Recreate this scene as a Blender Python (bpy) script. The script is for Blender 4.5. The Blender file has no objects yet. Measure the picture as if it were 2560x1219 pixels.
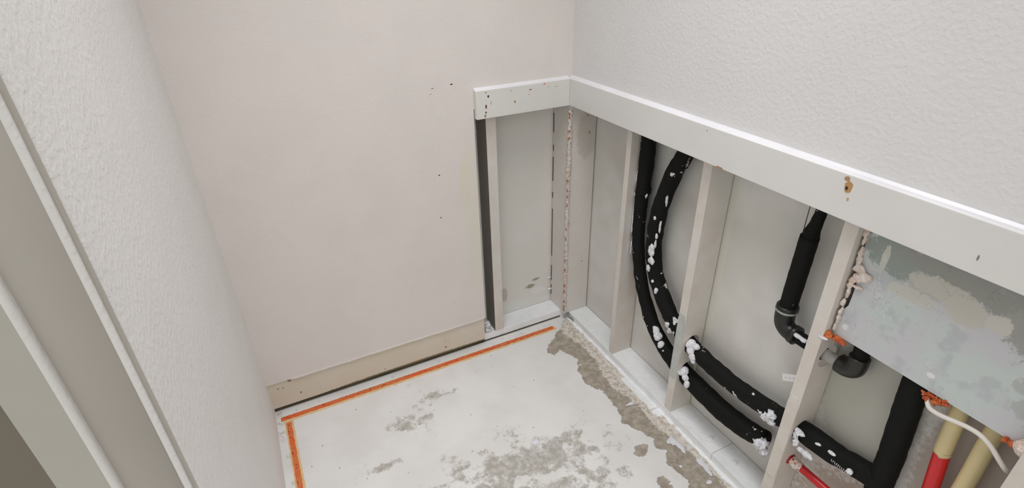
import bpy, bmesh, math, random
import numpy as np
from mathutils import Vector, noise
from mathutils.geometry import tessellate_polygon

S = bpy.context.scene
COL = S.collection
random.seed(7)

# ---------------------------------------------------------------- camera, light, exposure
cd = bpy.data.cameras.new('camera'); cam = bpy.data.objects.new('camera', cd); COL.objects.link(cam)
cam.location = (-1.0058, -1.5674, 1.3893)
cam.rotation_euler = (1.0605, 0.0224, -0.4623)
cd.sensor_width = 36; cd.lens = 18.618; cd.clip_start = 0.02
S.camera = cam

S.view_settings.view_transform = 'Standard'
S.view_settings.look = 'None'
S.view_settings.gamma = 1
S.view_settings.use_curve_mapping = False
S.view_settings.exposure = 0.02

w = bpy.data.worlds.new('world'); S.world = w; w.use_nodes = True
bg = w.node_tree.nodes['Background']
bg.inputs[0].default_value = (1.0, 0.985, 0.95, 1); bg.inputs[1].default_value = 0.80

def area(name, loc, rot, sx, sy, power, col):
    l = bpy.data.lights.new(name, 'AREA'); l.shape = 'RECTANGLE'; l.size = sx; l.size_y = sy
    l.energy = power; l.color = col
    o = bpy.data.objects.new(name, l); COL.objects.link(o); o.location = loc; o.rotation_euler = rot
    return o
cl = area('ceiling_light', (-0.60, -0.72, 2.40), (0, 0, 0), 0.7, 0.7, 6.5, (0.97, 0.975, 1.0)); cl.data.spread = math.radians(95)
area('hall_light', (-0.9, -2.6, 2.40), (0, 0, 0), 1.2, 0.6, 5, (1.0, 0.97, 0.93))

# ---------------------------------------------------------------- dimensions (metres)
W = 1.1806          # width of the alcove
DW = 0.0148         # drywall thickness
TF = 0.0343         # front of the trim boards
Z1, Z2 = 0.9152, 1.0042   # trim bottom, top
D = 0.083           # depth of the stud cavity
PT = 0.033          # top of the bottom plate
H = 2.44
XO = -0.379         # left end of the opening in the back wall

# ---------------------------------------------------------------- material helpers
def nt(m): return m.node_tree
def new_mat(name):
    m = bpy.data.materials.new(name); m.use_nodes = True
    return m, m.node_tree, m.node_tree.nodes['Principled BSDF']
def node(t, typ, **kw):
    n = t.nodes.new(typ)
    for k, v in kw.items(): setattr(n, k, v)
    return n
def coords(t):
    return node(t, 'ShaderNodeTexCoord').outputs['Object']
def nz(t, co, scale, detail=3, rough=0.55, stretch=None):
    if stretch:
        mp = node(t, 'ShaderNodeMapping'); mp.inputs['Scale'].default_value = stretch
        t.links.new(co, mp.inputs[0]); co = mp.outputs[0]
    n = node(t, 'ShaderNodeTexNoise'); n.inputs['Scale'].default_value = scale
    n.inputs['Detail'].default_value = detail; n.inputs['Roughness'].default_value = rough
    t.links.new(co, n.inputs['Vector']); return n.outputs['Fac']
def ramp(t, fac, a, b, lo=0.0, hi=1.0):
    n = node(t, 'ShaderNodeMapRange'); n.interpolation_type = 'SMOOTHSTEP'
    n.inputs['From Min'].default_value = a; n.inputs['From Max'].default_value = b
    n.inputs['To Min'].default_value = lo; n.inputs['To Max'].default_value = hi
    t.links.new(fac, n.inputs['Value']); return n.outputs['Result']
def mth(t, op, a, b=None):
    n = node(t, 'ShaderNodeMath', operation=op)
    for i, v in enumerate((a, b)):
        if v is None: continue
        if isinstance(v, (int, float)): n.inputs[i].default_value = v
        else: t.links.new(v, n.inputs[i])
    return n.outputs[0]
def mix(t, fac, a, b):
    n = node(t, 'ShaderNodeMix', data_type='RGBA')
    if isinstance(fac, (int, float)): n.inputs[0].default_value = fac
    else: t.links.new(fac, n.inputs[0])
    for i, v in ((6, a), (7, b)):
        if isinstance(v, tuple): n.inputs[i].default_value = (*v[:3], 1)
        else: t.links.new(v, n.inputs[i])
    return n.outputs[2]
def bump(t, bs, hts, dist=0.001, strength=1.0):
    n = node(t, 'ShaderNodeBump'); n.inputs['Strength'].default_value = strength
    n.inputs['Distance'].default_value = dist
    t.links.new(hts, n.inputs['Height']); t.links.new(n.outputs[0], bs.inputs['Normal'])
def spots(t, co, col, lst):
    """stains and painted shade with a shape of their own: (centre, radii, colour, raggedness)"""
    ng = nz(t, co, 95, 4, 0.65)
    for c, r, cc, amp in lst:
        a = node(t, 'ShaderNodeVectorMath', operation='SUBTRACT'); t.links.new(co, a.inputs[0]); a.inputs[1].default_value = c
        d = node(t, 'ShaderNodeVectorMath', operation='DIVIDE'); t.links.new(a.outputs[0], d.inputs[0]); d.inputs[1].default_value = r
        l = node(t, 'ShaderNodeVectorMath', operation='LENGTH'); t.links.new(d.outputs[0], l.inputs[0])
        s = mth(t, 'ADD', l.outputs['Value'], mth(t, 'MULTIPLY', mth(t, 'SUBTRACT', ng, 0.5), amp))
        col = mix(t, ramp(t, s, 1.0, 0.8), col, cc)
    return col
def paint(name, col, rough=0.55, peel=0.0006, peel_scale=130, mott=0.04, lst=None, tint=None, mscale=6):
    m, t, b = new_mat(name); co = coords(t)
    c2 = tint or tuple(x * (1 - mott * 2.2) for x in col)
    c = mix(t, ramp(t, nz(t, co, mscale, 3), 0.35, 0.68), col, c2)
    if lst: c = spots(t, co, c, lst)
    t.links.new(c, b.inputs['Base Color']); b.inputs['Roughness'].default_value = rough
    if peel:
        h = ramp(t, nz(t, co, peel_scale, 2, 0.5), 0.38, 0.68)
        h2 = mth(t, 'ADD', h, mth(t, 'MULTIPLY', nz(t, co, peel_scale * 3, 2), 0.3))
        bump(t, b, h2, peel)
    return m

WHITE = (0.70, 0.68, 0.665)
BROWN = (0.20, 0.10, 0.05); DARK = (0.04, 0.025, 0.02); RUST = (0.42, 0.13, 0.05)
M_WALL_R = paint('painted_drywall_right', (0.745, 0.74, 0.735), 0.5, 0.00035, 120, 0.01)
M_WALL_B = paint('painted_drywall_back', (0.77, 0.715, 0.68), 0.55, 0.00016, 120, 0.015, [
    ((-0.405, -DW, 0.55), (0.03, 0.02, 0.32), (0.76, 0.715, 0.635), 0.5), ((-0.425, -DW, 0.70), (0.02, 0.02, 0.10), (0.76, 0.705, 0.60), 0.6), ((-0.447, -DW, 1.031), (0.004, 0.01, 0.0022), DARK, 0.8), ((-0.508, -DW, 1.026), (0.004, 0.01, 0.0015), RUST, 0.8),
    ((-0.512, -DW, 0.749), (0.003, 0.01, 0.0026), DARK, 0.8), ((-0.520, -DW, 0.598), (0.0032, 0.01, 0.0026), BROWN, 0.8),
    ((-0.515, -DW, 1.01), (0.0035, 0.01, 0.0015), (0.45, 0.32, 0.27), 0.8),
    ((-0.50, -DW, 0.24), (0.003, 0.01, 0.0016), (0.45, 0.4, 0.36), 0.8)])
M_WALL_L = paint('painted_drywall_left', (0.80, 0.785, 0.77), 0.5, 0.00045, 120, 0.012)
M_CEIL = paint('ceiling_paint', (0.78, 0.78, 0.77), 0.6, 0.0006, 120, 0.01)
M_TRIM_B = paint('trim_paint_back', (0.76, 0.745, 0.715), 0.42, 0.0, 100, 0.02, [
    ((-0.335, -TF, 0.984), (0.0035, 0.01, 0.0045), DARK, 0.9), ((-0.344, -TF, 0.953), (0.0035, 0.01, 0.0075), BROWN, 0.9),
    ((-0.345, -TF, 0.935), (0.003, 0.01, 0.0035), DARK, 0.8), ((-0.326, -TF, 0.962), (0.0022, 0.01, 0.008), (0.62, 0.42, 0.26), 0.9),
    ((-0.348, -TF, 0.924), (0.0035, 0.01, 0.0065), (0.45, 0.28, 0.12), 0.9), ((-0.343, -TF, 0.997), (0.004, 0.01, 0.0022), (0.5, 0.2, 0.18), 0.8),
    ((-0.242, -TF, 0.955), (0.0035, 0.01, 0.0055), (0.38, 0.2, 0.08), 0.9), ((-0.255, -TF, 0.992), (0.005, 0.01, 0.0016), (0.5, 0.35, 0.3), 0.9),
    ((-0.185, -TF, 0.987), (0.0065, 0.01, 0.0028), (0.45, 0.27, 0.22), 1.2), ((-0.133, -TF, 0.999), (0.004, 0.01, 0.002), (0.6, 0.1, 0.08), 0.8),
    ((-0.118, -TF, 0.988), (0.005, 0.01, 0.001), (0.55, 0.28, 0.26), 0.8), ((-0.088, -TF, 0.985), (0.006, 0.01, 0.001), (0.5, 0.3, 0.28), 0.8),
    ((-TF, -TF, 0.957), (0.0016, 0.02, 0.05), (0.62, 0.50, 0.36), 0.5), ((-0.19, -TF, 0.972), (0.003, 0.01, 0.002), (0.5, 0.4, 0.36), 0.8)])
M_TRIM_R = paint('trim_paint_right', (0.75, 0.74, 0.72), 0.42, 0.0, 100, 0.02, [
    ((-TF, -1.020, 0.981), (0.01, 0.0085, 0.013), (0.48, 0.27, 0.12), 1.3), ((-TF, -1.013, 0.995), (0.01, 0.006, 0.005), (0.42, 0.25, 0.14), 1.5),
    ((-TF, -1.017, 0.978), (0.01, 0.003, 0.004), DARK, 0.9), ((-TF, -1.025, 0.958), (0.01, 0.003, 0.004), (0.55, 0.38, 0.25), 1.0),
    ((-TF, -0.712, 0.9155), (0.03, 0.012, 0.005), (0.45, 0.22, 0.09), 1.2),
    ((-TF, -1.2475, 0.945), (0.01, 0.0018, 0.006), (0.25, 0.22, 0.2), 0.4),
    ((-TF, -0.655, 0.993), (0.01, 0.0018, 0.0025), (0.35, 0.28, 0.25), 0.4)])
M_STUD = paint('stud_primer', (0.71, 0.675, 0.63), 0.5, 0.0003, 60, 0.03, tint=(0.67, 0.61, 0.55), mscale=9)
M_PLATE = paint('plate_white', (0.91, 0.91, 0.93), 0.5, 0.0006, 70, 0.02, tint=(0.82, 0.85, 0.85), mscale=12)
M_LIP = M_PLATE
M_FRAME = paint('door_frame_paint', (0.47, 0.44, 0.395), 0.35, 0.0, 100, 0.015)
M_FOAM = paint('foam_white', (0.82, 0.82, 0.86), 0.75, 0.0015, 160, 0.03)
M_NAILPL = paint('galvanised_plate', (0.47, 0.49, 0.47), 0.4, 0.0003, 60, 0.05, tint=(0.55, 0.56, 0.54), mscale=25)
M_STRIPCUT = paint('bare_strip', (0.68, 0.60, 0.49), 0.7, 0.0002, 120, 0.03, [
    ((-0.66, -0.011, 0.016), (0.40, 0.01, 0.011), (0.22, 0.18, 0.10), 0.7), ((-1.109, -0.011, 0.125), (0.008, 0.01, 0.010), (0.30, 0.22, 0.18), 1.4), ((-1.085, -0.011, 0.055), (0.003, 0.01, 0.004), BROWN, 0.8),
    ((-0.79, -0.011, 0.035), (0.0025, 0.01, 0.003), RUST, 0.8), ((-0.55, -0.011, 0.045), (0.005, 0.01, 0.004), (0.35, 0.14, 0.08), 1.2),
    ((-1.15, -0.011, 0.10), (0.004, 0.01, 0.002), BROWN, 0.9), ((-1.135, -0.011, 0.098), (0.003, 0.01, 0.002), BROWN, 0.9),
    ((-0.55, -0.011, 0.075), (0.003, 0.01, 0.002), (0.35, 0.25, 0.2), 0.9)], tint=(0.69, 0.63, 0.54))
M_DARKGAP = paint('dark_gap', (0.10, 0.08, 0.05), 0.8, 0.0, 100, 0.2)
M_SCREW = paint('screw_painted', (0.72, 0.74, 0.76), 0.35, 0.0)
M_CABLE = paint('cable_sheath', (0.78, 0.74, 0.68), 0.45, 0.0)
M_PVC = paint('cream_pipe', (0.66, 0.55, 0.30), 0.32, 0.0, 100, 0.03)
M_RED = paint('red_paint', (0.62, 0.018, 0.022), 0.3, 0.0, 100, 0.02, tint=(0.5, 0.012, 0.018))
M_REDDK = paint('red_collar', (0.36, 0.01, 0.015), 0.4, 0.0005, 200, 0.1)
M_ORANGE = paint('orange_sealant', (0.72, 0.20, 0.05), 0.55, 0.002, 150, 0.1, tint=(0.45, 0.07, 0.02), mscale=60)
M_PINK = paint('pinkish_sealant', (0.84, 0.77, 0.73), 0.6, 0.002, 150, 0.05, tint=(0.76, 0.58, 0.48), mscale=55)
M_CAULK = paint('caulk', (0.74, 0.71, 0.69), 0.5, 0.002, 110, 0.02, tint=(0.70, 0.58, 0.49), mscale=24)
M_RUSTY = paint('rusty_fleck', (0.48, 0.19, 0.10), 0.6, 0.0, 100, 0.1, tint=(0.35, 0.12, 0.06), mscale=60)
M_STRAP = paint('strap_white', (0.92, 0.92, 0.92), 0.5, 0.0)
M_STOP = paint('door_stop_paint', (0.49, 0.475, 0.425), 0.35, 0.0, 100, 0.015)
M_GREENISH = paint('greenish_filler', (0.40, 0.46, 0.41), 0.6, 0.002, 120, 0.1)
M_WOODEDGE = paint('wood_edge', (0.28, 0.13, 0.06), 0.7, 0.0)

def panel_mat(name, a, b, c, lst=None):
    m, t, bs = new_mat(name); co = coords(t)
    x = mix(t, ramp(t, nz(t, co, 4.5, 2), 0.38, 0.62), a, b)
    x = mix(t, ramp(t, nz(t, co, 11, 4, 0.6, (1, 1, 0.45)), 0.58, 0.7, 0, 0.6), x, c)
    if lst: x = spots(t, co, x, lst)
    t.links.new(x, bs.inputs['Base Color']); bs.inputs['Roughness'].default_value = 0.55
    bump(t, bs, nz(t, co, 60, 3), 0.0006)
    return m
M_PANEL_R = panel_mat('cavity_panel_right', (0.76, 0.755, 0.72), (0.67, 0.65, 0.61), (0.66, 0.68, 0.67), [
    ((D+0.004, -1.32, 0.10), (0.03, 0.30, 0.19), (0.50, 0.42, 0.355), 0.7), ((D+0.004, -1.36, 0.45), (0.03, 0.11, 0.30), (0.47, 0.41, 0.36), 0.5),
    ((D+0.004, -1.14, 0.47), (0.03, 0.12, 0.20), (0.49, 0.485, 0.43), 0.4), ((D+0.004, -0.881, 0.80), (0.02, 0.0016, 0.12), (0.13, 0.09, 0.06), 0.2), ((D+0.004, -0.665, 0.45), (0.03, 0.022, 0.6), (0.70, 0.69, 0.61), 0.4)])  # first patch here paints in the shade below the backing board
M_PANEL_B = panel_mat('cavity_panel_back', (0.76, 0.74, 0.69), (0.77, 0.76, 0.73), (0.82, 0.79, 0.76), [
    ((-0.125, D+0.004, 0.135), (0.024, 0.02, 0.010), (0.36, 0.34, 0.26), 1.8), ((-0.10, D+0.004, 0.162), (0.018, 0.02, 0.006), (0.40, 0.34, 0.26), 1.8),
    ((-0.09, D+0.004, 0.105), (0.04, 0.02, 0.02), (0.80, 0.79, 0.77), 1.6), ((-0.05, D+0.004, 0.55), (0.018, 0.02, 0.45), (0.78, 0.75, 0.72), 0.5), ((-0.25, D+0.004, 0.13), (0.018, 0.02, 0.035), (0.56, 0.53, 0.49), 1.2)])
TAN = (0.55, 0.54, 0.49); GRN = (0.30, 0.345, 0.32)
def board_mat(lst):
    m, t, bs = new_mat('backing_board'); co = coords(t)
    x = mix(t, ramp(t, nz(t, co, 9, 3), 0.42, 0.58), (0.56, 0.62, 0.61), (0.58, 0.58, 0.61))
    x = mix(t, ramp(t, nz(t, co, 17, 4, 0.62), 0.50, 0.62, 0, 0.75), x, (0.47, 0.50, 0.52))
    x = mix(t, ramp(t, nz(t, co, 12, 5, 0.7), 0.60, 0.68, 0, 0.6), x, (0.69, 0.71, 0.69))
    x = spots(t, co, x, lst)
    x = mix(t, ramp(t, nz(t, co, 30, 4, 0.7), 0.62, 0.70, 0, 0.5), x, (0.66, 0.67, 0.63))
    x = mix(t, ramp(t, nz(t, co, 24, 3, 0.6, (1.3, 1.3, 1.3)), 0.36, 0.30, 0, 0.45), x, (0.36, 0.38, 0.40))
    t.links.new(x, bs.inputs['Base Color']); bs.inputs['Roughness'].default_value = 0.42
    bump(t, bs, mth(t, 'ADD', nz(t, co, 60, 4), ramp(t, nz(t, co, 12, 5, 0.7), 0.60, 0.62)), 0.0006)
    return m
M_BOARD = board_mat([
    ((0.025, -1.13, 0.865), (0.03, 0.085, 0.052), GRN, 1.0), ((0.025, -1.27, 0.885), (0.03, 0.17, 0.055), (0.32, 0.325, 0.30), 1.2), ((0.025, -1.36, 0.83), (0.03, 0.07, 0.05), (0.36, 0.37, 0.345), 1.3),  # dark mottling along the top also paints in the trim's shade
    ((0.025, -1.175, 0.828), (0.03, 0.035, 0.03), (0.47, 0.48, 0.46), 1.2),
    ((0.025, -1.205, 0.835), (0.03, 0.065, 0.022), TAN, 1.1), ((0.025, -1.16, 0.80), (0.03, 0.05, 0.016), (0.58, 0.58, 0.53), 1.3),
    ((0.025, -1.245, 0.815), (0.03, 0.035, 0.03), (0.57, 0.55, 0.49), 1.1), ((0.025, -1.295, 0.82), (0.03, 0.02, 0.018), (0.62, 0.60, 0.55), 1.4),
    ((0.025, -1.095, 0.845), (0.03, 0.007, 0.035), (0.58, 0.60, 0.55), 0.9),
    ((0.025, -1.36, 0.74), (0.03, 0.018, 0.018), (0.46, 0.49, 0.48), 1.2), ((0.025, -1.375, 0.70), (0.03, 0.02, 0.022), (0.46, 0.49, 0.48), 1.2),
    ((0.025, -1.24, 0.665), (0.03, 0.008, 0.006), (0.78, 0.78, 0.80), 0.9), ((0.025, -1.068, 0.662), (0.03, 0.006, 0.008), (0.74, 0.75, 0.76), 0.9)])

def rubber(name, cover=0.70, white=(0.75, 0.76, 0.75), scale=38, seed=0.0):
    m, t, b = new_mat(name); co = coords(t)
    mp = node(t, 'ShaderNodeMapping'); mp.inputs['Location'].default_value = (seed, seed * 2, seed * 3); t.links.new(co, mp.inputs[0])
    f = ramp(t, nz(t, mp.outputs[0], scale, 3, 0.6), cover, cover + 0.015)
    big = ramp(t, nz(t, mp.outputs[0], 7, 1), 0.5, 0.6)
    f = mth(t, 'MULTIPLY', f, big)
    c = mix(t, f, (0.0075, 0.008, 0.007), white)
    t.links.new(c, b.inputs['Base Color']); b.inputs['Roughness'].default_value = 0.72
    b.inputs['Specular IOR Level'].default_value = 0.16
    bump(t, b, mth(t, 'ADD', nz(t, co, 160, 3), f), 0.0008)
    return m
M_RUB_A = rubber('black_insulation', 0.66, seed=0.3)
M_RUB_B = rubber('black_insulation_splattered', 0.60, scale=34, seed=1.7)
M_RUB_V = rubber('black_insulation_clean', 0.78, seed=2.2)
M_DRAIN = rubber('black_plastic', 0.66, (0.45, 0.44, 0.42), 50, seed=4.1)
M_ELBOW = paint('elbow_plastic', (0.018, 0.0175, 0.015), 0.35, 0.0, 100, 0.2)
M_GREYPIPE = paint('grey_plastic', (0.40, 0.39, 0.37), 0.5, 0.0)
M_WEBSHADE = paint('shaded_web', (0.17, 0.15, 0.13), 0.6, 0.0)  # dark colour stands in for shade in the narrow gap by the stud
M_HALL = paint('hall_wall_shaded', (0.22, 0.195, 0.155), 0.6, 0.0)  # dark tone stands in for the unlit space beyond the jamb
M_BORE = paint('pipe_bore', (0.10, 0.045, 0.03), 0.5, 0.0)

def floor_mat():
    m, t, b = new_mat('worn_painted_concrete'); co = coords(t)
    at = node(t, 'ShaderNodeAttribute', attribute_name='wear').outputs['Fac']
    di = node(t, 'ShaderNodeAttribute', attribute_name='dirt').outputs['Fac']
    rs = node(t, 'ShaderNodeAttribute', attribute_name='residue').outputs['Fac']
    n1 = mth(t, 'SUBTRACT', nz(t, co, 38, 5, 0.62), 0.5); n2 = mth(t, 'SUBTRACT', nz(t, co, 130, 4, 0.6), 0.5)
    base = mix(t, ramp(t, nz(t, co, 5, 3), 0.38, 0.66), (0.80, 0.79, 0.775), (0.74, 0.725, 0.70))
    base = mix(t, ramp(t, nz(t, co, 70, 5, 0.7), 0.66, 0.74, 0, 0.3), base, (0.46, 0.42, 0.37))
    concrete = mix(t, ramp(t, nz(t, co, 42, 5, 0.65), 0.38, 0.65), (0.33, 0.285, 0.225), (0.47, 0.42, 0.355))
    concrete = mix(t, ramp(t, nz(t, co, 22, 4, 0.7), 0.60, 0.68, 0, 0.55), concrete, (0.38, 0.36, 0.325))
    concrete = mix(t, ramp(t, nz(t, co, 90, 3, 0.6), 0.70, 0.74), concrete, (0.72, 0.68, 0.62))
    di = mth(t, 'SUBTRACT', di, ramp(t, nz(t, co, 13, 2), 0.44, 0.60, 0.0, 0.9))
    d = mth(t, 'ADD', di, mth(t, 'ADD', mth(t, 'MULTIPLY', n1, 3.2), mth(t, 'MULTIPLY', n2, 1.6)))
    df = ramp(t, d, -0.1, 0.8, 0, 0.85)
    x = mix(t, df, base, mix(t, ramp(t, nz(t, co, 55, 4), 0.4, 0.62), (0.36, 0.33, 0.285), (0.50, 0.48, 0.435)))
    wv = mth(t, 'ADD', at, mth(t, 'ADD', mth(t, 'MULTIPLY', n1, 1.0), mth(t, 'MULTIPLY', n2, 0.6)))
    wf = ramp(t, wv, -0.04, 0.05)
    x = mix(t, wf, x, concrete)
    rv = mth(t, 'ADD', rs, mth(t, 'ADD', mth(t, 'MULTIPLY', n1, 2.2), mth(t, 'MULTIPLY', n2, 1.6)))
    rf = ramp(t, rv, 0.0, 0.25)
    x = mix(t, rf, x, mix(t, ramp(t, nz(t, co, 60, 5, 0.7), 0.38, 0.56), (0.50, 0.43, 0.34), (0.74, 0.69, 0.63)))
    sp = node(t, 'ShaderNodeTexVoronoi'); sp.inputs['Scale'].default_value = 26; t.links.new(co, sp.inputs[0])
    x = mix(t, mth(t, 'MULTIPLY', ramp(t, sp.outputs['Distance'], 0.075, 0.05), ramp(t, nz(t, co, 9, 1), 0.5, 0.56)), x, (0.35, 0.31, 0.27))
    t.links.new(x, b.inputs['Base Color'])
    b.inputs['Roughness'].default_value = 0.5
    h = mth(t, 'SUBTRACT', mth(t, 'MULTIPLY', nz(t, co, 60, 4), 0.35), mth(t, 'MULTIPLY', wf, 0.8))
    h = mth(t, 'ADD', h, mth(t, 'MULTIPLY', rf, mth(t, 'MULTIPLY', nz(t, co, 120, 4), 1.2)))
    bump(t, b, h, 0.0016)
    return m
M_FLOOR = floor_mat()

def tape_mat(name, a, b2, dark=0.66):
    m, t, b = new_mat(name); co = coords(t)
    c = mix(t, ramp(t, nz(t, co, 14, 3), 0.35, 0.65), a, b2)
    c = mix(t, ramp(t, nz(t, co, 140, 3, 0.6), dark, dark + 0.03), c, (0.10, 0.03, 0.02))
    t.links.new(c, b.inputs['Base Color']); b.inputs['Roughness'].default_value = 0.55
    bump(t, b, nz(t, co, 200, 3), 0.0006)
    return m
M_TAPE = tape_mat('orange_tape', (0.76, 0.13, 0.035), (0.70, 0.19, 0.06), 0.60)
M_TAPEEDGE = tape_mat('tape_edge', (0.80, 0.60, 0.34), (0.74, 0.50, 0.24), 0.75)

# ---------------------------------------------------------------- mesh helpers
def link(name, me, mat, parent=None, smooth=False):
    o = bpy.data.objects.new(name, me); COL.objects.link(o)
    if mat: me.materials.append(mat)
    if smooth:
        for p in me.polygons: p.use_smooth = True
    if parent:
        o.parent = parent; o.location = -world_of(parent)
    return o
def world_of(p):
    v = Vector(p.location)
    while p.parent: p = p.parent; v += Vector(p.location)
    return v
def obj(name, bm, mat, parent=None, smooth=False):
    me = bpy.data.meshes.new(name); bmesh.ops.recalc_face_normals(bm, faces=bm.faces); bm.to_mesh(me); bm.free()
    return link(name, me, mat, parent, smooth)
def BM(): return bmesh.new()
def box(bm, x0, x1, y0, y1, z0, z1, bev=0.0, seg=2):
    t = bmesh.new()
    vs = [t.verts.new((x, y, z)) for x in (x0, x1) for y in (y0, y1) for z in (z0, z1)]
    for f in ((0,1,3,2),(4,6,7,5),(0,4,5,1),(2,3,7,6),(0,2,6,4),(1,5,7,3)): t.faces.new([vs[i] for i in f])
    if bev: bmesh.ops.bevel(t, geom=t.edges[:], offset=bev, segments=seg, profile=0.5, affect='EDGES')
    me = bpy.data.meshes.new('t'); t.to_mesh(me); t.free(); bm.from_mesh(me); bpy.data.meshes.remove(me)
    return bm
def thing(name, loc, label, cat, group=None):
    o = bpy.data.objects.new(name, None); COL.objects.link(o); o.location = loc; o.empty_display_size = 0.05
    o['label'] = label; o['category'] = cat
    if group: o['group'] = group
    return o
def tag(o, label, cat, group=None):
    o['label'] = label; o['category'] = cat
    if group: o['group'] = group
    return o
def struct(name, bm, mat, parent=None):
    o = obj(name, bm, mat, parent)
    if not parent: o['kind'] = 'structure'
    return o
def catmull(pts, n=10):
    P = [Vector(p) for p in pts]; P = [P[0]*2-P[1]] + P + [P[-1]*2-P[-2]]
    out = []
    for i in range(1, len(P)-2):
        a, b, c, d = P[i-1:i+3]
        for k in range(n):
            u = k/n
            out.append(0.5*((2*b)+(c-a)*u+(2*a-5*b+4*c-d)*u*u+(3*b-3*c+d-a)*u**3))
    out.append(P[-2]); return out
def tube(bm, pts, rad, seg=24, n=10, lump=0.0, spline=True, cap=True, lscale=60):
    path = catmull(pts, n) if spline else [Vector(p) for p in pts]
    m = len(path)
    rs = rad if isinstance(rad, (list, tuple)) else [rad]*2
    up = None; rings = []
    for i, p in enumerate(path):
        tg = (path[min(i+1, m-1)] - path[max(i-1, 0)]).normalized()
        if up is None:
            up = tg.orthogonal().normalized()
        up = (up - tg*up.dot(tg)).normalized(); sd = tg.cross(up)
        f = i/(m-1)*(len(rs)-1); k = min(int(f), len(rs)-2); r = rs[k]*(1-(f-k))+rs[k+1]*(f-k)
        ring = []
        for j in range(seg):
            a = 2*math.pi*j/seg; dv = up*math.cos(a)+sd*math.sin(a)
            q = p+dv*r
            if lump: q += dv*noise.noise(q*lscale)*lump
            ring.append(bm.verts.new(q))
        rings.append(ring)
    for a, b in zip(rings, rings[1:]):
        for j in range(seg): bm.faces.new((a[j], a[(j+1) % seg], b[(j+1) % seg], b[j]))
    if cap: bm.faces.new(rings[0][::-1]); bm.faces.new(rings[-1])
    return bm
def blob(bm, c, r, sub=3, amp=0.35, sc=90):
    t = bmesh.new(); bmesh.ops.create_icosphere(t, subdivisions=sub, radius=1)
    for v in t.verts:
        d = v.co.copy(); q = Vector((c[0]+d.x*r[0], c[1]+d.y*r[1], c[2]+d.z*r[2]))
        k = 1+amp*noise.noise(q*sc)*1.4+amp*0.4*noise.noise(q*sc*2.7)
        v.co = Vector((c[0]+d.x*r[0]*k, c[1]+d.y*r[1]*k, c[2]+d.z*r[2]*k))
    me = bpy.data.meshes.new('t'); t.to_mesh(me); t.free(); bm.from_mesh(me); bpy.data.meshes.remove(me)
    return bm
def blobs(lst, amp=0.35, sc=90):
    b = BM()
    for c, r in lst: blob(b, c, (r, r, r) if isinstance(r, float) else r, 3, amp, sc)
    return b
def pieces(name, lst, mat, parent, amp=0.35, sc=90, sub=3, label=None):
    for c, r in lst:
        b = BM(); blob(b, c, (r, r, r) if isinstance(r, float) else r, sub, amp, sc)
        o = obj(name, b, mat, parent, True)
        if label: o['label'] = label
def prism(bm, plan, z0, z1):
    """closed plan outline (x, y) raised from z0 to z1"""
    n = len(plan)
    lo = [bm.verts.new((x, y, z0)) for x, y in plan]; hi = [bm.verts.new((x, y, z1)) for x, y in plan]
    for i in range(n): bm.faces.new((lo[i], lo[(i+1) % n], hi[(i+1) % n], hi[i]))
    tr = tessellate_polygon([[Vector((x, y, 0)) for x, y in plan]])
    for a, b, c in tr: bm.faces.new((lo[a], lo[b], lo[c])); bm.faces.new((hi[a], hi[b], hi[c]))
    return bm
def slab_holes(bm, rect, holes, place, th):
    """flat sheet with round holes; rect=(u0,u1,v0,v1), holes=(u,v,ru,rv); place(u,v,w) gives the point"""
    u0, u1, v0, v1 = rect
    loops = [[(u0, v0), (u1, v0), (u1, v1), (u0, v1)]]
    for (u, v, ru, rv) in holes:
        loops.append([(u+ru*math.cos(-2*math.pi*k/28), v+rv*math.sin(-2*math.pi*k/28)) for k in range(28)])
    flat = [p for l in loops for p in l]
    tri = tessellate_polygon([[Vector((p[0], p[1], 0)) for p in l] for l in loops])
    A = [bm.verts.new(place(p[0], p[1], 0)) for p in flat]; B = [bm.verts.new(place(p[0], p[1], th)) for p in flat]
    for a, b, c in tri: bm.faces.new((A[a], A[b], A[c])); bm.faces.new((B[a], B[b], B[c]))
    s = 0
    for l in loops:
        k = len(l)
        for i in range(k): bm.faces.new((A[s+i], A[s+(i+1) % k], B[s+(i+1) % k], B[s+i]))
        s += k
    return bm

# ---------------------------------------------------------------- floor
WEAR = [(-0.045,-0.05),(-0.061,-0.076),(-0.10,-0.085),(-0.135,-0.125),(-0.175,-0.145),(-0.191,-0.18),(-0.175,-0.205),(-0.143,-0.190),(-0.130,-0.215),
        (-0.118,-0.235),(-0.11,-0.27),(-0.141,-0.317),(-0.152,-0.389),(-0.135,-0.43),(-0.120,-0.451),(-0.124,-0.521),(-0.133,-0.574),(-0.147,-0.596),
        (-0.130,-0.632),(-0.112,-0.661),(-0.100,-0.70),(-0.116,-0.730),(-0.095,-0.753),(-0.123,-0.793),(-0.117,-0.830),(-0.107,-0.863),(-0.124,-0.887),
        (-0.115,-0.95),(-0.12,-1.1),(-0.11,-1.4),(-0.02,-1.4),(-0.013,-0.944),(-0.018,-0.865),(-0.031,-0.786),(-0.029,-0.718),(-0.023,-0.603),(-0.030,-0.516),
        (-0.045,-0.428),(-0.03,-0.316),(-0.024,-0.22),(-0.02,-0.10)]
PATCHES = [[(-0.186,-0.716),(-0.170,-0.704),(-0.153,-0.701),(-0.136,-0.711),(-0.140,-0.722),(-0.160,-0.731),(-0.181,-0.729)],
           [(-0.192,-0.834),(-0.18,-0.822),(-0.166,-0.826),(-0.163,-0.845),(-0.170,-0.862),(-0.185,-0.862)]]
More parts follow.
